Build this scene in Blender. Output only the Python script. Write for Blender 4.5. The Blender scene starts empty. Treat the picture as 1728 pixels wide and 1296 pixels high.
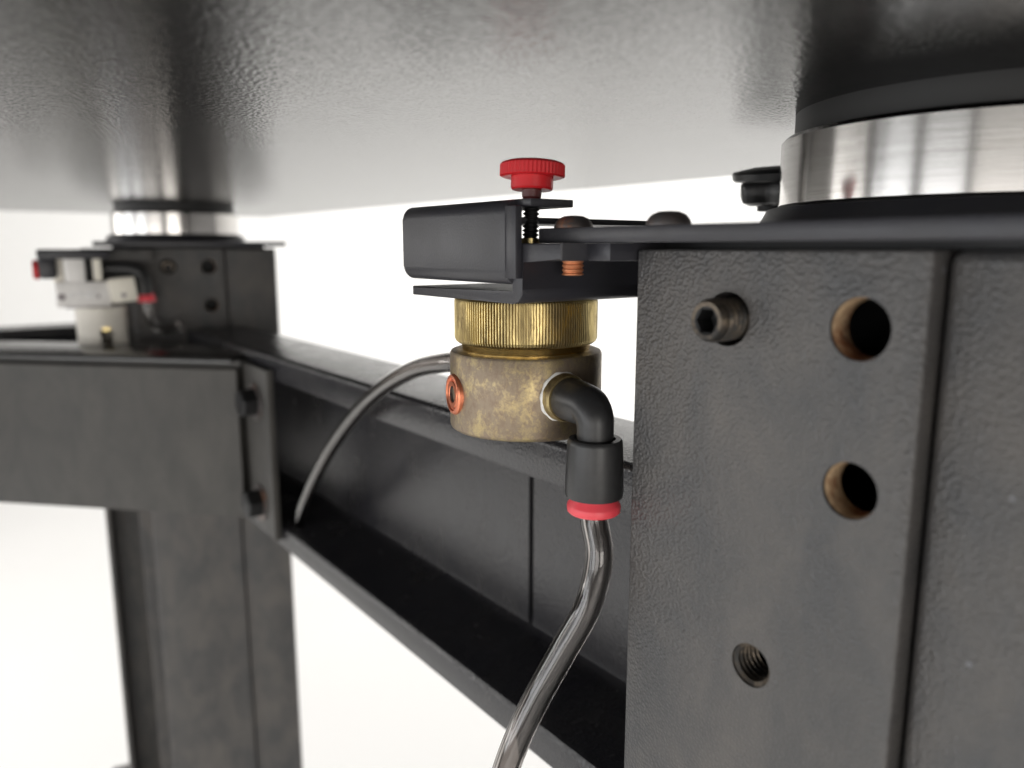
import bpy, bmesh, math, random
from mathutils import Vector, Matrix
random.seed(7)
C = bpy.context.scene.collection
R = math.radians
FLOOR = -0.75            # camera height is z = 0; everything in metres

# ------------------------------------------------------------------ camera
cam = bpy.data.cameras.new('camera'); co = bpy.data.objects.new('camera', cam); C.objects.link(co)
co.location = (0, 0, 0); co.rotation_euler = (R(90 - 10.048), 0, R(-37.156))
cam.sensor_width = 36; cam.lens = 36 * 1298 / 1728
cam.clip_start = 0.005; cam.clip_end = 60
cam.dof.use_dof = True; cam.dof.focus_distance = 0.178; cam.dof.aperture_fstop = 11
bpy.context.scene.camera = co

# ------------------------------------------------------------------ world and lamps (bright white room)
w = bpy.data.worlds.new('World'); bpy.context.scene.world = w; w.use_nodes = True
w.node_tree.nodes['Background'].inputs[0].default_value = (1.0, 0.97, 0.94, 1)
w.node_tree.nodes['Background'].inputs[1].default_value = 0.30
def area(name, loc, target, sx, sy, power, col=(1, 1, 1)):
    l = bpy.data.lights.new(name, 'AREA'); l.shape = 'RECTANGLE'; l.size = sx; l.size_y = sy
    l.energy = power; l.color = col
    o = bpy.data.objects.new(name, l); C.objects.link(o); o.location = loc
    o.rotation_euler = (Vector(target) - Vector(loc)).to_track_quat('-Z', 'Y').to_euler()
    return o
area('backdrop_fill_far', (3.0, 1.9, 2.3), (3.0, 1.9, 0), 2.6, 3.4, 98, (1, .992, .985))  # added overhead fill, out of view, that whitens the floor beyond the table
area('backdrop_fill_wall', (2.4, 2.8, 2.0), (4.2, 4.6, 0.2), 2.5, 1.2, 14, (1, .992, .985))  # added fill aimed at the walls to whiten the background
# tall unseen light panels, added beside and behind the camera as fill
def panel(name, heading, dist, wid, hgt, zc, radiance, col):
    a = R(heading); area(name, (dist * math.sin(a), dist * math.cos(a), zc), (.1, .12, zc * .5), wid, hgt, math.pi * wid * hgt * radiance, col)
for k, hd in enumerate((-34, -62, -90)):  # added panels; the gaps between them band the steel disc reflections
    panel('fill_panel_side', hd, 2.4, .95, 1.5, .30, (4.2, 4.6, 4.4)[k], ((1, .98, .95), (.96, .98, 1), (.98, .99, 1))[k])
panel('fill_panel_rear', -120, 2.4, 1.25, 1.6, .25, 3.0, (1, .97, .93))  # added fill panel, out of view behind the camera
panel('fill_panel_back', -160, 2.6, 1.2, 1.6, .2, 4.6, (1, .96, .9))  # added to brighten the white valve and the far leg
panel('fill_panel_right', 170, 2.7, .35, 1.6, .2, 2.4, (1, .9, .76))  # narrow added panel for a warm band in the steel
sc = bpy.context.scene
sc.view_settings.view_transform = 'Standard'; sc.view_settings.look = 'None'
sc.view_settings.exposure = 0.26; sc.view_settings.gamma = 1.0; sc.view_settings.use_curve_mapping = False
sc.cycles.use_denoising = True
sc.cycles.max_bounces = 10; sc.cycles.glossy_bounces = 6; sc.cycles.transmission_bounces = 8

# ------------------------------------------------------------------ materials
def _mat(name):
    m = bpy.data.materials.new(name); m.use_nodes = True
    nt = m.node_tree; return m, nt, nt.nodes['Principled BSDF']
def _n(nt, t, **kw):
    n = nt.nodes.new(t)
    for k, v in kw.items():
        if k in n.inputs: n.inputs[k].default_value = v
        else: setattr(n, k, v)
    return n
def _ramp(nt, fac, stops):
    r = nt.nodes.new('ShaderNodeValToRGB'); e = r.color_ramp.elements
    while len(e) < len(stops): e.new(0.5)
    for i, (p, c) in enumerate(stops):
        e[i].position = p; e[i].color = (*c, 1)
    nt.links.new(fac, r.inputs[0]); return r
def powder(name, col=(.03, .03, .032), rough=.42, scale=1100, bump=.00012, strength=.6, ior=1.5, dust=(.06, .056, .052), dustamt=.5, rvar=.1, coat=0, lump=.45, specks=0):
    """textured powder coat: pebbled relief, patchy dust"""
    m, nt, b = _mat(name); L = nt.links
    tc = _n(nt, 'ShaderNodeTexCoord')
    n1 = _n(nt, 'ShaderNodeTexVoronoi', feature='F1', Scale=scale * .8)
    n2 = _n(nt, 'ShaderNodeTexNoise', Scale=62.0, Detail=6.0, Roughness=.62, Distortion=.4)
    mp = _n(nt, 'ShaderNodeMapping'); mp.inputs['Scale'].default_value = (1, 1, .55)
    n3 = _n(nt, 'ShaderNodeTexNoise', Scale=scale * .28, Detail=2.0)
    for n in (n1, n3): L.new(tc.outputs['Object'], n.inputs['Vector'])
    L.new(tc.outputs['Object'], mp.inputs[0]); L.new(mp.outputs[0], n2.inputs['Vector'])
    r = _ramp(nt, n2.outputs[0], [(.36, col), (.74, tuple(c + (d - c) * dustamt for c, d in zip(col, dust)))])
    colr = r.outputs[0]
    if specks:   # scattered pale dust specks and tiny chips
        vo = _n(nt, 'ShaderNodeTexVoronoi', Scale=150.0); L.new(tc.outputs['Object'], vo.inputs['Vector'])
        sr = _ramp(nt, vo.outputs['Distance'], [(.045, (1, 1, 1)), (.075, (0, 0, 0))])
        gt = _n(nt, 'ShaderNodeMath', operation='GREATER_THAN'); sep = _n(nt, 'ShaderNodeSeparateColor'); L.new(vo.outputs['Color'], sep.inputs[0]); L.new(sep.outputs[0], gt.inputs[0]); gt.inputs[1].default_value = 1 - specks
        mu = _n(nt, 'ShaderNodeMath', operation='MULTIPLY'); L.new(sr.outputs[0], mu.inputs[0]); L.new(gt.outputs[0], mu.inputs[1])
        mc = _n(nt, 'ShaderNodeMix', data_type='RGBA'); L.new(mu.outputs[0], mc.inputs[0]); L.new(colr, mc.inputs[6]); mc.inputs[7].default_value = (.17, .175, .19, 1)
        colr = mc.outputs[2]
    L.new(colr, b.inputs['Base Color'])
    mx = _n(nt, 'ShaderNodeMath', operation='MULTIPLY_ADD'); L.new(n3.outputs[0], mx.inputs[0]); mx.inputs[1].default_value = lump
    L.new(n1.outputs[0], mx.inputs[2])
    bp = _n(nt, 'ShaderNodeBump', Strength=strength, Distance=bump); L.new(mx.outputs[0], bp.inputs['Height'])
    L.new(bp.outputs[0], b.inputs['Normal'])
    mr = _n(nt, 'ShaderNodeMapRange'); L.new(n2.outputs[0], mr.inputs[0])
    mr.inputs[1].default_value = .3; mr.inputs[2].default_value = .7
    mr.inputs[3].default_value = rough - rvar / 2; mr.inputs[4].default_value = rough + rvar / 2
    L.new(mr.outputs[0], b.inputs['Roughness'])
    b.inputs['IOR'].default_value = ior
    if coat:
        b.inputs['Coat Weight'].default_value = coat; b.inputs['Coat Roughness'].default_value = rough
        L.new(bp.outputs[0], b.inputs['Coat Normal'])
    return m
def simple(name, col, rough=.4, metal=0.0, bump=0.0, scale=600, var=0.0, ior=1.5):
    m, nt, b = _mat(name); L = nt.links
    b.inputs['Base Color'].default_value = (*col, 1); b.inputs['Roughness'].default_value = rough
    b.inputs['Metallic'].default_value = metal; b.inputs['IOR'].default_value = ior
    tc = _n(nt, 'ShaderNodeTexCoord')
    if var:
        n = _n(nt, 'ShaderNodeTexNoise', Scale=scale * .25, Detail=5.0); L.new(tc.outputs['Object'], n.inputs['Vector'])
        r = _ramp(nt, n.outputs[0], [(.3, tuple(c * (1 - var) for c in col)), (.7, tuple(min(1, c * (1 + var)) for c in col))])
        L.new(r.outputs[0], b.inputs['Base Color'])
    if bump:
        n = _n(nt, 'ShaderNodeTexNoise', Scale=scale, Detail=3.0); L.new(tc.outputs['Object'], n.inputs['Vector'])
        bp = _n(nt, 'ShaderNodeBump', Strength=.6, Distance=bump); L.new(n.outputs[0], bp.inputs['Height']); L.new(bp.outputs[0], b.inputs['Normal'])
    return m
def mottled(name, a, c, d, scale, rough=(.3, .6), metal=(1, .5), bump=.00004, lo=.42, hi=.62, stretch=(1, 1, 1)):
    """metal a showing through tarnish c with stains d"""
    m, nt, b = _mat(name); L = nt.links
    tc = _n(nt, 'ShaderNodeTexCoord'); mp = _n(nt, 'ShaderNodeMapping'); mp.inputs['Scale'].default_value = stretch
    L.new(tc.outputs['Object'], mp.inputs[0])
    n1 = _n(nt, 'ShaderNodeTexNoise', Scale=scale, Detail=8.0, Roughness=.72, Distortion=.6)
    n2 = _n(nt, 'ShaderNodeTexNoise', Scale=scale * .22, Detail=3.0)
    n3 = _n(nt, 'ShaderNodeTexNoise', Scale=scale * .6, Detail=6.0, Roughness=.7)
    for n in (n1, n2, n3): L.new(mp.outputs[0], n.inputs['Vector'])
    ad = _n(nt, 'ShaderNodeMath', operation='MULTIPLY_ADD'); L.new(n2.outputs[0], ad.inputs[0]); ad.inputs[1].default_value = .9
    L.new(n1.outputs[0], ad.inputs[2])
    mr = _n(nt, 'ShaderNodeMapRange'); L.new(ad.outputs[0], mr.inputs[0]); mr.inputs[1].default_value = lo + .45; mr.inputs[2].default_value = hi + .45
    r = _ramp(nt, n3.outputs[0], [(.45, c), (.68, d)])
    mix = _n(nt, 'ShaderNodeMix', data_type='RGBA'); L.new(mr.outputs[0], mix.inputs[0]); L.new(r.outputs[0], mix.inputs[6]); mix.inputs[7].default_value = (*a, 1)
    L.new(mix.outputs[2], b.inputs['Base Color'])
    for sock, (v0, v1) in (('Roughness', (rough[1], rough[0])), ('Metallic', (metal[1], metal[0]))):
        q = _n(nt, 'ShaderNodeMapRange'); L.new(mr.outputs[0], q.inputs[0]); q.inputs[3].default_value = v0; q.inputs[4].default_value = v1; L.new(q.outputs[0], b.inputs[sock])
    bp = _n(nt, 'ShaderNodeBump', Strength=.5, Distance=bump); L.new(n1.outputs[0], bp.inputs['Height']); L.new(bp.outputs[0], b.inputs['Normal'])
    return m

M = {}
M['underside'] = powder('pebbled_black_table_paint', (.012, .012, .012), .21, 1250, .00011, 1.0, ior=1.5, dust=(.02, .019, .018), rvar=.01, lump=.05)
M['leg'] = powder('pebbled_black_leg_paint', (.052, .052, .054), .36, 1900, .00018, 1.0, dust=(.118, .107, .098), dustamt=.9, lump=.25, specks=.16)
M['beam'] = powder('satin_black_beam_paint', (.018, .018, .022), .24, 1400, .00009, 1.0, dust=(.04, .037, .036))
M['bracket'] = powder('fine_black_bracket_paint', (.028, .028, .035), .42, 2200, .00004, .6, dust=(.04, .038, .038))
M['brace'] = powder('matt_black_brace_paint', (.040, .038, .035), .55, 900, .00006, .4, dust=(.085, .080, .073), dustamt=.9)
M['lip'] = powder('smooth_dark_lip_paint', (.03, .029, .028), .2, 1300, .00004, .5, ior=1.6)
M['rubber'] = simple('black_rubber', (.012, .012, .012), .6, bump=.00005)
M['dark'] = simple('blackened_steel', (.012, .012, .013), .5, .3)
M['black_plastic'] = simple('black_plastic', (.022, .022, .023), .38, bump=.00002, scale=2500, var=.2)
M['red'] = simple('red_plastic', (.55, .014, .02), .38, var=.06)
M['red_ring'] = simple('red_release_ring_plastic', (.85, .075, .10), .35)
M['neck_red'] = simple('dark_red_stem', (.10, .022, .022), .45)
M['white'] = simple('white_thread_tape', (.8, .79, .76), .6)
M['cream'] = simple('off_white_valve_plastic', (.82, .78, .70), .45, var=.04, scale=300)
M['cream2'] = simple('warm_cream_valve_plastic', (.86, .82, .72), .45)
M['grey'] = simple('pale_grey_valve_plastic', (.82, .80, .78), .4, var=.05)
M['print'] = simple('grey_printed_marks', (.30, .27, .28), .5)
M['pale_print'] = simple('pale_printed_marks', (.82, .81, .80), .5)
M['copper'] = simple('copper_plug', (.80, .27, .15), .36, .85, bump=.00002, scale=2500, var=.2)
M['rusty_copper'] = simple('copper_coloured_thread', (.62, .25, .12), .45, .6, var=.3, scale=1500)
M['brass_bright'] = simple('bright_brass', (.80, .58, .22), .25, 1.0, var=.1)
M['brass_cap'] = mottled('aged_brass_cap', (.52, .42, .20), (.29, .22, .105), (.09, .06, .04), 420, (.28, .5), (1, .8), .00002, .30, .62, (1, 1, .35))
M['brass_body'] = mottled('tarnished_brass_body', (.50, .40, .19), (.275, .22, .16), (.23, .17, .125), 1000, (.34, .5), (1, .75), .00004, .46, .88, (1, 1, .8))
M['rust'] = mottled('rusty_bore', (.50, .36, .22), (.20, .075, .028), (.10, .06, .04), 340, (.6, .8), (.2, .1), .00008)
M['bolt'] = mottled('rusty_black_bolt', (.32, .14, .07), (.15, .14, .14), (.17, .13, .115), 260, (.5, .45), (.5, .7), .00004, .60, .74)
M['screw_steel'] = mottled('worn_set_screw', (.13, .105, .08), (.035, .034, .033), (.07, .055, .04), 500, (.35, .5), (.8, .7), .00002)
M['floor'] = simple('white_floor_paint', (.84, .83, .81), .55, var=.015, scale=8)
M['wall'] = simple('white_wall_paint', (.86, .855, .84), .8, var=.01, scale=8)
def steel():
    m, nt, b = _mat('brushed_steel'); L = nt.links
    tc = _n(nt, 'ShaderNodeTexCoord'); mp = _n(nt, 'ShaderNodeMapping'); mp.inputs['Scale'].default_value = (40, 40, 3500)
    L.new(tc.outputs['Object'], mp.inputs[0])
    n = _n(nt, 'ShaderNodeTexNoise', Scale=1.0, Detail=4.0); L.new(mp.outputs[0], n.inputs['Vector'])
    r = _ramp(nt, n.outputs[0], [(.3, (.49, .475, .455)), (.7, (.58, .565, .55))]); L.new(r.outputs[0], b.inputs['Base Color'])
    b.inputs['Metallic'].default_value = 1; b.inputs['Roughness'].default_value = .14
    bp = _n(nt, 'ShaderNodeBump', Strength=.25, Distance=.00001); L.new(n.outputs[0], bp.inputs['Height']); L.new(bp.outputs[0], b.inputs['Normal'])
    return m
M['steel'] = steel()
def tube_mat():
    m, nt, b = _mat('smoky_clear_tubing')
    b.inputs['Base Color'].default_value = (.42, .395, .38, 1); b.inputs['Roughness'].default_value = .05
    b.inputs['IOR'].default_value = 1.5; b.inputs['Transmission Weight'].default_value = 1.0
    return m
M['tube'] = tube_mat()

# ------------------------------------------------------------------ mesh helpers
def obj(name, bm, mat, parent=None, off=(0, 0, 0), angle=35, label=None):
    """bm in the thing's design frame; off is subtracted (the thing's base in that frame)"""
    bmesh.ops.translate(bm, verts=bm.verts, vec=-Vector(off))
    bmesh.ops.recalc_face_normals(bm, faces=bm.faces)
    me = bpy.data.meshes.new(name); bm.to_mesh(me); bm.free()
    me.materials.append(M[mat] if isinstance(mat, str) else mat)
    for p in me.polygons: p.use_smooth = True
    me.set_sharp_from_angle(angle=R(angle))
    o = bpy.data.objects.new(name, me); C.objects.link(o)
    if parent is not None: o.parent = parent
    if label: o['label'] = label
    return o
def thing(name, label, cat, loc=(0, 0, 0), rotz=0, group=None):
    o = bpy.data.objects.new(name, None); C.objects.link(o); o.empty_display_size = .02
    o.location = loc; o.rotation_euler = (0, 0, rotz); o['label'] = label; o['category'] = cat
    if group: o['group'] = group
    o['kind'] = 'thing'
    return o
def merge(*bms):
    out = bmesh.new()
    for b in bms:
        me = bpy.data.meshes.new('tmp'); b.to_mesh(me); b.free(); out.from_mesh(me); bpy.data.meshes.remove(me)
    return out
def box(x0, x1, y0, y1, z0, z1, bev=0.0, seg=2):
    bm = bmesh.new(); bmesh.ops.create_cube(bm, size=1)
    for v in bm.verts:
        v.co = Vector(((x0 + x1) / 2 + v.co.x * (x1 - x0), (y0 + y1) / 2 + v.co.y * (y1 - y0), (z0 + z1) / 2 + v.co.z * (z1 - z0)))
    if bev: bmesh.ops.bevel(bm, geom=list(bm.edges), offset=bev, segments=seg, affect='EDGES', profile=.5)
    return bm
def lathe(prof, n=48, mat4=None, wob=None, cap=True):
    """prof: [(r, z)]; wob(i) scales the radius of ridge i"""
    bm = bmesh.new(); rings = []
    for r, z in prof:
        if r < 1e-7: rings.append([bm.verts.new((0, 0, z))]); continue
        rings.append([bm.verts.new((r * (wob(i, z) if wob else 1) * math.cos(2 * math.pi * i / n), r * (wob(i, z) if wob else 1) * math.sin(2 * math.pi * i / n), z)) for i in range(n)])
    for a, b in zip(rings, rings[1:]):
        for i in range(n):
            j = (i + 1) % n
            if len(a) == 1 and len(b) == 1: continue
            if len(a) == 1: bm.faces.new((a[0], b[i], b[j]))
            elif len(b) == 1: bm.faces.new((a[i], a[j], b[0]))
            else: bm.faces.new((a[i], a[j], b[j], b[i]))
    if mat4 is not None: bmesh.ops.transform(bm, matrix=mat4, verts=bm.verts)
    return bm
def axis(p, d):
    """matrix that puts local +z along d at p"""
    return Matrix.Translation(p) @ Vector(d).to_track_quat('Z', 'Y').to_matrix().to_4x4()
def prism(pts, fn, a, b, bev=0.0, seg=2):
    """polygon pts (u,v) swept from a to b; fn(u,v,w) -> xyz"""
    bm = bmesh.new()
    A = [bm.verts.new(fn(u, v, a)) for u, v in pts]; B = [bm.verts.new(fn(u, v, b)) for u, v in pts]
    f1 = bm.faces.new(A); f2 = bm.faces.new(B[::-1]); n = len(pts)
    for i in range(n): bm.faces.new((A[i], A[(i + 1) % n], B[(i + 1) % n], B[i]))
    if bev:
        ed = [e for e in bm.edges if (e in f1.edges[:] or e in f2.edges[:])]
        bmesh.ops.bevel(bm, geom=ed, offset=bev, segments=seg, affect='EDGES', profile=.5)
    return bm
def arc(cx, cy, r, a0, a1, n=7):
    return [(cx + r * math.cos(R(a0 + (a1 - a0) * i / n)), cy + r * math.sin(R(a0 + (a1 - a0) * i / n))) for i in range(n + 1)]
def spline(pts, per=10):
    P = [Vector(p) for p in pts]; P = [2 * P[0] - P[1]] + P + [2 * P[-1] - P[-2]]; out = []
    for i in range(1, len(P) - 2):
        p0, p1, p2, p3 = P[i - 1:i + 3]
        for k in range(per):
            t = k / per
            out.append(.5 * ((2 * p1) + (p2 - p0) * t + (2 * p0 - 5 * p1 + 4 * p2 - p3) * t * t + (3 * p1 - p0 - 3 * p2 + p3) * t ** 3))
    out.append(P[-2]); return out
def sweep(path, rad, n=20, caps=True):
    bm = bmesh.new(); rings = []; up = None
    for i, p in enumerate(path):
        t = (path[min(i + 1, len(path) - 1)] - path[max(i - 1, 0)]).normalized()
        if up is None: up = t.orthogonal().normalized()
        up = (up - t * up.dot(t)).normalized(); s = t.cross(up)
        r = rad[i] if isinstance(rad, list) else rad
        rings.append([bm.verts.new(p + (up * math.cos(2 * math.pi * k / n) + s * math.sin(2 * math.pi * k / n)) * r) for k in range(n)])
    for a, b in zip(rings, rings[1:]):
        for k in range(n): bm.faces.new((a[k], a[(k + 1) % n], b[(k + 1) % n], b[k]))
    if caps: bm.faces.new(rings[0][::-1]); bm.faces.new(rings[-1])
    return bm
def drill(bm, cyls):
    """cut round holes: cyls = [(point, direction, radius, length)]; exact boolean, then mesh data only"""
    me = bpy.data.meshes.new('blank'); bm.to_mesh(me); bm.free(); o = bpy.data.objects.new('blank', me); C.objects.link(o)
    cut = []
    for p, d, r, l in cyls:
        cb = lathe([(0, -l), (r, -l), (r, l), (0, l)], 40, axis(p, d)); bmesh.ops.recalc_face_normals(cb, faces=cb.faces)
        cm = bpy.data.meshes.new('cut'); cb.to_mesh(cm); cb.free(); c = bpy.data.objects.new('cut', cm); C.objects.link(c); cut.append(c)
        md = o.modifiers.new('b', 'BOOLEAN'); md.operation = 'DIFFERENCE'; md.solver = 'EXACT'; md.object = c
    dg = bpy.context.evaluated_depsgraph_get(); dg.update()
    nm = bpy.data.meshes.new_from_object(o.evaluated_get(dg)); out = bmesh.new(); out.from_mesh(nm)
    for c in cut + [o]: bpy.data.objects.remove(c)
    return out
def thread_profile(r0, r1, z0, z1, pitch):
    p = []; z = z0
    while z < z1 - 1e-6:
        p += [(r1, z), (r1 * .998, z + pitch * .15), (r0, z + pitch * .5), (r0, z + pitch * .62)]; z += pitch
    return p
def copy_tree(o, parent=None):
    c = o.copy(); C.objects.link(c); c.parent = parent
    for ch in list(o.children): copy_tree(ch, c)
    return c

# ------------------------------------------------------------------ setting
fl = obj('floor', box(-5.2, 6.5, -3, 7, FLOOR - .05, FLOOR), 'floor'); fl['kind'] = 'structure'
wp = [(0, 0), (.03, 0)] + arc(.43, -.40, .40, 90, 180, 8)[:0] + [(.03, 3.2), (0, 3.2)]
def wall(name, p0, p1):
    d = (Vector(p1) - Vector(p0)).normalized(); nrm = Vector((d.y, -d.x, 0))
    L = (Vector(p1) - Vector(p0)).length
    prof = [(-.06, 0)] + [(.5 - .5 * math.sin(R(a)), .5 - .5 * math.cos(R(a))) for a in range(0, 91, 9)] + [(0, 3.2), (-.06, 3.2)]
    o = obj(name, prism(prof, lambda u, v, s: Vector(p0) + d * s + nrm * u + Vector((0, 0, FLOOR + .004 + v)), 0, L), 'wall', angle=20)
    o['kind'] = 'structure'; return o
wall('wall_back', (-5.0, 4.6, 0), (4.2, 4.6, 0))
wall('wall_right', (4.2, 4.66, 0), (4.2, -1.5, 0))

# ------------------------------------------------------------------ table top
tt = thing('steel_table', 'large black table slab overhead with pebbled underside mirroring the white room', 'table', (-.45, -.1, .0305))
obj('slab', box(-1.2, .287, -1.0, .79, .0305, .105, .004, 4), 'underside', tt, (-.45, -.1, .0305))

# ------------------------------------------------------------------ legs (design frame: x = depth behind the face, y = towards picture left)
def make_leg():
    t = thing('support_stand', 'near black steel table leg with drilled face plate and rust-stained holes', 'support', (.191, .074, FLOOR), 0, 'legs under the table top')
    o = (0, 0, FLOOR); XF = -.077
    holes = [(.0126, -.0126, .0049), (-.0122, -.0124, .0050), (-.0126, -.0382, .0047), (.0036, -.0759, .0041)]
    pl = drill(box(XF, XF + .0055, -.0222, .035, FLOOR + .013, -.0003, .0006, 3), [(Vector((XF, y, z)), (1, 0, 0), r, .02) for y, z, r in holes])
    obj('face_plate', pl, 'leg', t, o)
    for k, (y, z, r) in enumerate(holes):
        if k == 0: continue
        if k < 3:   # plain rusty bore
            pr = [(r - .00005, .0007), (r - .0002, .0012), (r - .0003, .0052), (r - .0001, .0056)]
            obj('bore', lathe(pr, 40, axis((XF, y, z), (1, 0, 0))), 'rust', t, o, label='rust-stained bore')
        else:
            pr = thread_profile(r - .0008, r - .00005, .0003, .0075, .0012)
            obj('bore', lathe(pr, 40, axis((XF, y, z), (1, 0, 0))), 'screw_steel', t, o, label='threaded bore')
    # set screw standing proud of the upper hole
    y, z, r = holes[0]; n = 36; rr = .0039
    pr = [(rr * .62, .0), (rr * .62, -.0)]
    sc_ = lathe([(rr * .99, .006)] + [(a, b) for a, b in thread_profile(rr * .86, rr, -.0045, .006, .00125)][::-1] + [(rr * .93, -.0052), (rr * .85, -.0058), (rr * .66, -.0058)], n, axis((XF, y, z), (1, 0, 0)))
    ss = obj('set_screw', sc_, 'screw_steel', t, o, label='worn hex socket set screw')
    hexr = lambda i, zz: .56 / (math.cos(((2 * math.pi * i / n) % (math.pi / 3)) - math.pi / 6)) * math.cos(math.pi / 6) / .5 * .5
    obj('hex_socket', lathe([(rr * .68, -.0058), (rr * .6, -.0056), (rr * .6, -.0015), (0, -.0012)], n, axis((XF, y, z), (1, 0, 0)),
        wob=lambda i, zz: 1 if zz < -.00575 else .86 / math.cos(((2 * math.pi * i / n) % (math.pi / 3)) - math.pi / 6)), 'dark', ss, o)
    for y0, y1 in ((-.0215, -.0185), (.023, .027)):
        obj('side_web', box(XF + .0055, -.042, y0, y1, FLOOR + .013, -.0003), 'leg', t, o)
    obj('post', merge(box(-.0735, .05, -.057, -.0225, FLOOR + .013, -.0003, .002, 3), box(-.042, .05, -.0224, .044, FLOOR + .013, -.0003, .0005, 1), box(-.005, .05, .044, .0615, FLOOR + .013, -.0003), box(-.042, .05, .0615, .065, FLOOR + .013, -.0003, .001)), 'leg', t, o)
    obj('dark_backing', box(-.050, -.0421, -.0184, .0229, -.2, -.0003), 'dark', t, o)  # added near-black backing; the shade inside the holes is in its colour
    obj('shim', box(-.068, .05, -.05, .045, -.0003, .001), 'dark', t, o)
    cp = obj('cap_plate', box(-.0865, .08, -.062, .0547, .0010, .0040, .0003, 2), 'bracket', t, o)
    obj('foot_plate', box(-.12, .08, -.09, .09, FLOOR, FLOOR + .013, .002), 'leg', t, o)
    obj('shelf_plate', box(-.062, .06, -.045, .085, -.458, -.448, .001), 'leg', t, o)
    obj('base_ring', lathe([(0, .0040), (.0478, .0040), (.0478, .0058), (.0462, .0088), (.0455, .009), (0, .009)], 96, Matrix.Translation((0, .003, 0))), 'bracket', t, o)
    obj('isolator_disc', lathe([(0, .009), (.0430, .009), (.0437, .0097), (.0437, .0240), (.0427, .025), (0, .025)], 128, Matrix.Translation((0, .003, 0))), 'steel', t, o, label='brushed steel isolator disc')
    obj('rubber_pad', lathe([(0, .025), (.0406, .025), (.0409, .0255), (.0409, .0305), (0, .0305)], 96, Matrix.Translation((0, .003, 0))), 'rubber', t, o)
    for (bx, by, tip) in ((.1095 - .191, .1232 - .074, -.0056), (.1095 - .191, .0971 - .074, 0)):
        hd = lathe([(.0041, .0040), (.0041, .0044), (.0038, .0052), (.0031, .0060), (.0019, .0065), (.0008, .0066), (.0007, .0061), (0, .0061)], 32, Matrix.Translation((bx, by, 0)))
        b = obj('bolt', hd, 'bolt', t, o)
        if tip == 0: continue
        obj('shank', lathe(thread_profile(.0020, .0023, tip, .001, .0009)[:] + [(.0023, .001)], 24, Matrix.Translation((bx, by, 0))), 'rusty_copper', b, o)
        obj('shank_end', lathe([(0, tip - .0002), (.0017, tip - .0002), (.0023, tip)], 24, Matrix.Translation((bx, by, 0))), 'rusty_copper', b, o)
    return t
leg = make_leg()
leg2 = copy_tree(leg)
for c in [c for c in leg2.children if c.name.startswith('bolt')]:
    for g in list(c.children): bpy.data.objects.remove(g)
    bpy.data.objects.remove(c)
leg2.location = (0, 0, 0); leg2.location = (.157, .617, FLOOR); leg2.rotation_euler = (0, 0, R(78))
leg2['label'] = 'far blurred table leg standing behind the white valve and corner brace'

# ------------------------------------------------------------------ channel beams
def channel(fn, a, b, t, o, gap=None):
    """u across (0 = open front edge .. .038 back), z; fn(u, z, s)"""
    top = arc(.0022, -.0555, .0022, 180, 90, 5) + arc(.0366, -.0547, .0014, 90, 0, 4) + [(.038, -.080), (.0335, -.080)] + arc(.0255, -.079, .008, 0, 90, 5) + [(.003, -.0668), (.0008, -.0662), (0, -.0645)]
    bot = [(0, -.1540), (0, -.1455), (.0009, -.1438), (.003, -.1432)] + arc(.0255, -.131, .008, -90, 0, 5) + [(.0335, -.130), (.038, -.130), (.038, -.1546), (.0366, -.156), (.002, -.156)]
    obj('top_flange', prism(top, fn, a, b), 'beam', t, o, angle=40)
    obj('bottom_flange', prism(bot, fn, a, b), 'beam', t, o, angle=40)
    segs = [(a, b)] if not gap else [(a, gap[0]), (gap[1], b)]
    for s0, s1 in segs:
        obj('web', prism([(.0305, -.068), (.0375, -.068), (.0375, -.142), (.0305, -.142)], fn, s0, s1), 'beam', t, o)
bt = thing('frame_beam', 'black steel channel beam running from the near leg to the far leg', 'beam', (.154, .33, -.156), 0, 'channel beams of the frame')
channel(lambda u, z, s: Vector((.135 + u, s, z)), .114, .535, bt, (.154, .33, -.156), gap=(.2055, .2082))
bt2 = thing('frame_beam', 'black beam passing behind the white valve towards the picture edge', 'beam', (-.3, .62, -.156), 0, 'channel beams of the frame')
channel(lambda u, z, s: Vector((-s, .60 + u, z)), -.105, .85, bt2, (-.3, .62, -.156))

# ------------------------------------------------------------------ corner brace
h = R(43.5); bd = Vector((-math.sin(h), math.cos(h), 0)); bn = Vector((math.cos(h), math.sin(h), 0)); B0 = Vector((.1265, .4095, 0))
br = thing('corner_brace', 'flat dark grey corner brace plate bolted to the beam in front of the white valve', 'brace', (.04, .50, -.146))
bo = (.04, .50, -.146)
bf = lambda u, v, s: B0 + bd * s + bn * u + Vector((0, 0, v))
obj('face', prism([(0, -.1455), (0, -.0640), (.0008, -.0632), (.0052, -.0632), (.0052, -.0597), (.0075, -.0597), (.0075, -.1455)], bf, 0, .28, .0004), 'brace', br, bo)
obj('top_lip', prism([(-.0012, -.0598), (-.0012, -.0588)] + [(-.0006, -.0579), (.0006, -.0574), (.048, -.0573), (.048, -.0598)], bf, .002, .275), 'lip', br, bo)
fl_ = prism([(.3760, -.0605), (.412, -.0600), (.412, -.1462), (.404, -.1468), (.3760, -.1500)], lambda u, v, s: Vector((s, u, v)), .1308, .1347, .0005)
obj('end_flap', fl_, 'brace', br, bo)
for yy, zz in ((.3935, -.0790), (.394, -.1335)):
    m4 = axis((.1309, yy, zz), (-1, 0, 0))
    bl = obj('bolt', lathe([(0, 0), (.0078, 0), (.0078, .0078), (.0068, .0088), (0, .0088)], 6, m4 @ Matrix.Rotation(R(15), 4, 'Z')), 'dark', br, bo, angle=20)
    obj('washer', lathe([(0, 0), (.0098, 0), (.0098, .0012), (0, .0012)], 28, m4), 'bolt', bl, bo)

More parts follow.
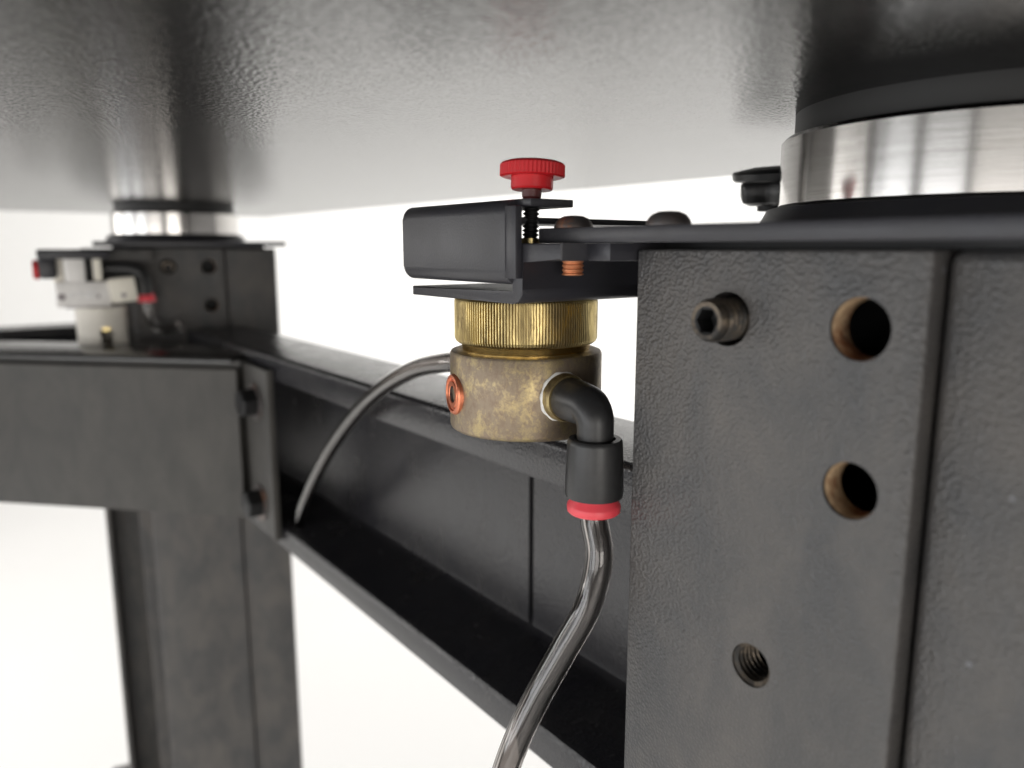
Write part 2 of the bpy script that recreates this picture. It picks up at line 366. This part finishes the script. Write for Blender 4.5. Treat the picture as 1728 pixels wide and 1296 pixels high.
# ------------------------------------------------------------------ valve bracket (Z-shaped) and lever channel
vb = thing('valve_bracket', 'black bent steel bracket that the brass valve hangs from', 'bracket', (.119, .15, -.0119))
vo = (.119, .15, -.0119)
zp = [(.1745, -.0119), (.1745, -.0096), (.1314, -.0096), (.1314, -.0026), (.1372, -.0026), (.1372, .00095), (.1160, .00095), (.1160, -.0026), (.1284, -.0026)] + \
     [(.1284, -.0085)] + arc(.1315, -.0088, .0031, 180, 270, 6)
obj('bent_plate', prism(zp, lambda u, v, s: Vector((s, u, v)), .1000, .1385, .0004), 'bracket', vb, vo)
obj('foot_tab', box(.1070, .1385, .1096, .1161, -.0026, .00095, .0003), 'bracket', vb, vo)
lc = thing('lever_channel', 'black folded channel piece above the bracket, under the red thumb screw', 'channel', (.105, .151, -.0092))
lo = (.105, .151, -.0092)
ro, ri = .0032, .0016
cp = [(.1128, .0101)] + arc(.098 + ro, .0101 - ro, ro, 90, 180, 7) + arc(.098 + ro, -.0078 + ro, ro, 180, 270, 7) + [(.1128, -.0078), (.1128, -.0062)] + \
     arc(.0996 + ri, -.0062 + ri, ri, 270, 180, 5) + arc(.0996 + ri, .0085 - ri, ri, 180, 90, 5) + [(.1128, .0085)]
def cfn(u, v, s): return Vector((u, s, v))
obj('folded_sheet', prism(cp, cfn, .1317, .1752, .00035), 'bracket', lc, lo, angle=30)
obj('top_tab', box(.1010, .1128, .1270, .1318, .0085, .0101, .0002), 'bracket', lc, lo)
obj('end_tab', box(.0981, .0999, .1283, .1320, -.0064, .0086, .0002), 'bracket', lc, lo)
obj('lever_plate', box(.1012, .150, .1335, .150, .0052, .0065, .0002), 'bracket', lc, lo)

# ------------------------------------------------------------------ red thumb screw
SX, SY = .1064, .1338
ts = thing('thumb_screw', 'red knurled thumb screw standing on the black channel piece', 'thumb screw', (SX, SY, .0012))
ts.rotation_euler = (R(-1.5), R(3.2), 0)
so = (SX, SY, .0012); TS = Matrix.Translation((SX, SY, 0))
nk = 150
obj('knob', lathe([(0, .0151), (.0050, .0151), (.0060, .0149), (.0066, .0150), (.00685, .0152), (.00685, .0175), (.0065, .0179), (.0058, .0182), (0, .0182)], nk, TS,
    wob=lambda i, z: 1 + (.030 if i % 3 == 0 else 0) * (1 if .0151 < z < .018 else 0)), 'red', ts, so)
obj('hub', lathe([(0, .0123), (.0042, .0123), (.0045, .0127), (.0045, .0152), (0, .0152)], 36, TS, wob=lambda i, z: 1 + (.03 if i % 2 else 0)), 'red', ts, so)
obj('threaded_shaft', lathe([(0, .0018)] + thread_profile(.00135, .0018, .0018, .0124, .0009) + [(.0018, .0125), (0, .0125)], 24, TS), 'dark', ts, so)
obj('neck', lathe([(0, .0103), (.0017, .0103), (.0021, .0108), (.0022, .0125), (0, .0125)], 24, TS), 'neck_red', ts, so)
obj('tip', lathe([(0, .0006), (.0023, .0006), (.0023, .0019), (0, .0019)], 20, TS), 'brass_cap', ts, so)

# ------------------------------------------------------------------ brass valve
VX, VY = .118, .150
vv = thing('air_valve', 'tarnished round brass air valve with knurled collar hanging under the bracket', 'valve', (VX, VY, -.0442))
ao = (VX, VY, -.0442); TV = Matrix.Translation((VX, VY, 0))
NK = 150
def kn(i, z): return 1.0 if i % 4 in (0, 1) else .968
obj('knurled_collar', lathe([(0, -.0119), (.0170, -.0119), (.0176, -.0124), (.0177, -.0130), (.0177, -.0217), (.0174, -.0224), (.0168, -.0229), (0, -.0229)], NK * 4, TV, wob=kn), 'brass_cap', vv, ao, angle=18)
obj('neck', lathe([(.0164, -.0226), (.0160, -.0232), (.0158, -.0247)], 96, TV), 'brass_bright', vv, ao)
obj('body', lathe([(0, -.0246), (.0170, -.0246), (.0178, -.0247), (.0186, -.0250), (.0189, -.0256), (.0190, -.0432), (.0187, -.0439), (.0181, -.0443), (0, -.0443)], 128, TV), 'brass_body', vv, ao)
to_cam = -Vector((VX, VY, 0)).normalized(); right = Vector((-to_cam.y, to_cam.x, 0))
def vdir(deg): return to_cam * math.cos(R(deg)) + right * math.sin(R(deg))
PZ = -.0350
pd = vdir(-66)
pm = axis(Vector((VX, VY, PZ)) + pd * .0180, pd)
pg = obj('port_plug', lathe([(.0050, 0), (.0050, .0012), (.0047, .0016), (.0041, .0017), (.0039, .0013), (.0034, .0013), (.0032, .0016), (.0022, .0016), (.0020, .0014)], 36, pm), 'copper', vv, ao, label='copper coloured socket plug')
obj('socket', lathe([(.0021, .0015), (.0019, -.0005), (0, -.0006)], 6, pm), 'bolt', pg, ao)
ed = vdir(27); E0 = Vector((VX, VY, -.0338)); L = .0335
obj('thread_tape', lathe([(.0054, .0176), (.0058, .0184), (.0059, .0190), (.0056, .0194), (.0050, .0194)], 40, axis(E0, ed), wob=lambda i, z: 1 + .02 * math.sin(i * 1.7) + .02 * math.sin(i * .6)), 'white', vv, ao)
obj('threaded_end', lathe([(.0056, .0180), (.0056, .0206), (.0052, .0216), (.0040, .0216)], 40, axis(E0, ed)), 'brass_cap', vv, ao)
P = [E0 + ed * .0205, E0 + ed * .0235, E0 + ed * .0270]
path = [E0 + ed * .0208, E0 + ed * .0222, E0 + ed * .0240, E0 + ed * .0265, E0 + ed * .0290]
rad = [.0046, .0049, .0049, .0048, .0046]
cen = E0 + ed * .0290 + Vector((0, 0, -.0040)); 
for k in range(1, 9):
    a = R(90 - 90 * k / 8); path.append(cen + ed * (.0040 * math.cos(a)) + Vector((0, 0, .0040 * math.sin(a)))); rad.append(.0046 - .0006 * k / 8)
EA = cen + ed * .0040
path += [Vector((EA.x, EA.y, -.0395)), Vector((EA.x, EA.y, -.0412))]; rad += [.0040, .0040]
el = obj('elbow_fitting', sweep(path, rad, 28), 'black_plastic', vv, ao)
TE = Matrix.Translation((EA.x, EA.y, 0))
obj('collar', lathe([(.0036, -.0413), (.0043, -.0410), (.0045, -.0404), (.0056, -.0404), (.0059, -.0408), (.0060, -.0415), (.0064, -.0520), (.0062, -.0532), (.0050, -.0534), (.0030, -.0534)], 48, TE), 'black_plastic', el, ao)
obj('release_ring', lathe([(.0030, -.0530), (.0048, -.0532), (.0050, -.0540), (.0058, -.0550), (.0059, -.0556), (.0058, -.0566), (.0054, -.0570), (.0030, -.0570)], 48, TE), 'red_ring', el, ao)

# ------------------------------------------------------------------ air tubes
def air_tube(name, pts, r, label):
    s = spline(pts, 12); base = s[-1]
    t = thing(name, label, 'tube', base)
    n = 22
    bm = sweep(s, r, n, False); inner = sweep(s, r * .66, n, False)
    bmesh.ops.recalc_face_normals(bm, faces=bm.faces); bmesh.ops.recalc_face_normals(inner, faces=inner.faces)
    bmesh.ops.reverse_faces(inner, faces=inner.faces)
    bm = merge(bm, inner); m = len(s) * n; bm.verts.ensure_lookup_table()
    for e in (0, m - n):   # ring-shaped ends
        for k in range(n): bm.faces.new((bm.verts[e + k], bm.verts[e + (k + 1) % n], bm.verts[m + e + (k + 1) % n], bm.verts[m + e + k]))
    obj('tube_wall', bm, 'tube', t, base)
    return t
air_tube('air_tube', [(EA.x, EA.y, -.050), (EA.x, EA.y, -.058), (.1111, .1151, -.0665), (.1088, .1159, -.0775), (.1042, .1188, -.0882), (.0991, .1218, -.0993), (.0946, .1240, -.1104), (.0913, .1253, -.1216), (.0895, .1262, -.135)], .0031,
         'smoky air tube curving down from the red ring of the elbow fitting')
bd_ = vdir(27) * -1
air_tube('air_tube', [(VX + bd_.x * .018, VY + bd_.y * .018, -.0325), (.1205, .1790, -.0325), (0.1193, 0.1896, -0.0332), (0.1218, 0.2160, -0.0395), (0.1264, 0.2532, -0.0546), (0.1300, 0.2902, -0.0766), (0.1336, 0.3235, -0.1012), (0.1388, 0.3570, -0.1285), (0.1422, 0.3739, -0.1453)], .0029,
         'smoky air tube arching from behind the brass valve down into the beam')

# ------------------------------------------------------------------ black star knob behind the steel disc
KX, KY = .2005, .1375
kb = thing('star_knob', 'black lobed plastic knob half hidden behind the steel disc', 'knob', (KX, KY, .0042))
ko = (KX, KY, .0042); TK = Matrix.Translation((KX, KY, 0)) @ Matrix.Rotation(R(20), 4, 'Z')
TK = TK @ Matrix.Translation((0, 0, .016)) @ Matrix.Rotation(R(-7), 4, 'Y') @ Matrix.Translation((0, 0, -.016))
star = lambda i, z: (1 + .18 * math.cos(2 * math.pi * i / 60 * 5)) * .92
obj('grip', lathe([(0, .0126), (.0080, .0126), (.0100, .0136), (.0104, .0150), (.0104, .0182), (.0098, .0190), (0, .0190)], 60, TK, wob=star), 'black_plastic', kb, ko)
obj('top_disc', lathe([(0, .0193), (.0112, .0193), (.0120, .0199), (.0122, .0216), (.0116, .0222), (.0060, .0232), (0, .0234)], 48, TK), 'black_plastic', kb, ko)
obj('hub', lathe([(0, .0108), (.0050, .0108), (.0050, .0129), (0, .0129)], 24, TK), 'dark', kb, ko)
obj('stud', lathe([(0, .0042)] + thread_profile(.0022, .0027, .0042, .0110, .0011) + [(0, .011)], 24, TK), 'dark', kb, ko)

# ------------------------------------------------------------------ white valve on the far leg
wv = thing('pneumatic_valve', 'off-white plastic air valve with black bracket mounted at the far leg', 'valve', (.0825, .5235, -.060), R(-9.2))
wo = (0, 0, -.060)
k_ = .001
def mb(x0, x1, y0, y1, z0, z1, bev=.5): return box(x0 * k_, x1 * k_, y0 * k_, y1 * k_, z0 * k_, z1 * k_, bev * k_)
obj('bracket', merge(mb(-29, 8, -10, 14, -6.6, -.9, 1.2), mb(-29, -19.6, -9, 12, -17.8, -5.5, 2.2)), 'bracket', wv, wo)
obj('knob', lathe([(0, 0), (.0055, 0), (.0058, .001), (.0052, .0028), (0, .003)], 32, axis((-.0289, -.002, -.0125), (-1, 0, 0))), 'red', wv, wo)
bdy = obj('body', merge(mb(-21.4, 7, -7, 14, -34.6, -20.0, .8), mb(-15.2, -5.4, -6, 12, -21, -4.6, .6)), 'grey', wv, wo)
obj('fin', mb(-22, -16.4, -3, 12, -20.2, -5, .5), 'cream', bdy, wo)
obj('fin', mb(-1.2, 3.4, -4, 12, -19.6, -5, .5), 'cream2', bdy, wo)
obj('recess', mb(-5.6, -1.0, 3, 12, -20, -5, .2), 'dark', bdy, wo)
obj('rivet', lathe([(.0021, 0), (.0021, .0004), (.0012, .0005), (0, .0005)], 20, axis((-.0186, -.007, -.0285), (0, -1, 0))), 'print', bdy, wo)
for x0, x1, z0, z1, mt in ((-15.5, -11.5, -29, -26.6, 'pale_print'), (-10.6, -7.2, -28.6, -26.2, 'pale_print'), (-6.4, -1.2, -29.6, -25.6, 'pale_print'), (-.2, 1.4, -29.4, -27.6, 'print'), (2.4, 4.6, -28.4, -26.4, 'pale_print')):
    obj('printed_mark', mb(x0, x1, -7.25, -6.9, z0, z1, .05), mt, bdy, wo)
obj('gasket', mb(-17, 12, -6.2, 13, -35.4, -34.5, .1), 'print', wv, wo)
sb = mb(6.6, 21.2, -8.6, 8, -33.2, -18.6, .8); bmesh.ops.rotate(sb, cent=Vector((.0066, 0, -.026)), matrix=Matrix.Rotation(R(-6), 3, 'Y'), verts=sb.verts)
sbo = obj('side_block', sb, 'cream2', wv, wo)
rg = merge(mb(7.2, 21.0, -9.0, -8.5, -20.6, -19.9, .1), mb(7.2, 21.0, -9.0, -8.5, -22.9, -22.3, .1)); bmesh.ops.rotate(rg, cent=Vector((.0066, 0, -.026)), matrix=Matrix.Rotation(R(-6), 3, 'Y'), verts=rg.verts)
obj('groove', rg, 'cream', sbo, wo)
obj('button', lathe([(.0014, 0), (.0014, .0003), (0, .0004)], 20, axis((.0140, -.0086, -.0282), (0, -1, 0))), 'print', sbo, wo)
nk_ = drill(lathe([(0, -.0352), (.0142, -.0352), (.0140, -.044), (.0136, -.066), (0, -.066)], 64, Matrix.Translation((.001, .003, 0))), [(Vector((.003, -.012, -.0505)), (0, 1, 0), .0036, .010), (Vector((.003, -.012, -.0545)), (0, 1, 0), .0034, .010)])
nk_o = obj('neck', nk_, 'cream', wv, wo)
obj('brass_nozzle', lathe([(0, 0), (.0033, 0), (.0033, .006), (0, .006)], 28, axis((.003, -.006, -.0465), (0, 1, 0))), 'brass_cap', nk_o, wo)
ep = [Vector(p) for p in ((.004, .006, -.0125), (.012, .004, -.0125), (.019, .002, -.0128), (.0232, .001, -.0142), (.0250, .0005, -.0175), (.0255, 0, -.023), (.0255, 0, -.0285))]
we = obj('elbow_fitting', sweep(ep, [.0042, .0042, .0043, .0044, .0046, .0050, .0052], 20), 'black_plastic', wv, wo)
obj('release_ring', lathe([(.002, -.0270), (.0040, -.0268), (.0056, -.0312), (.0056, -.0326), (.0045, -.0332), (.002, -.0332)], 28, Matrix.Translation((.0265, 0, 0))), 'red_ring', we, wo)
obj('mount_plate', mb(4, 32, 10, 16, -8.6, -1.6, .3), 'leg', wv, wo)
Rm = Matrix.Translation((.0825, .5235, 0)) @ Matrix.Rotation(R(-9.2), 4, 'Z')
air_tube('air_tube', [Rm @ Vector(p) for p in ((.0268, 0, -.029), (.0270, 0, -.036), (.0278, 0, -.043), (.0305, .0005, -.0485), (.0360, .002, -.0510), (.0440, .006, -.0495))], .0029,
         'short smoky air tube below the red ring of the white valve')
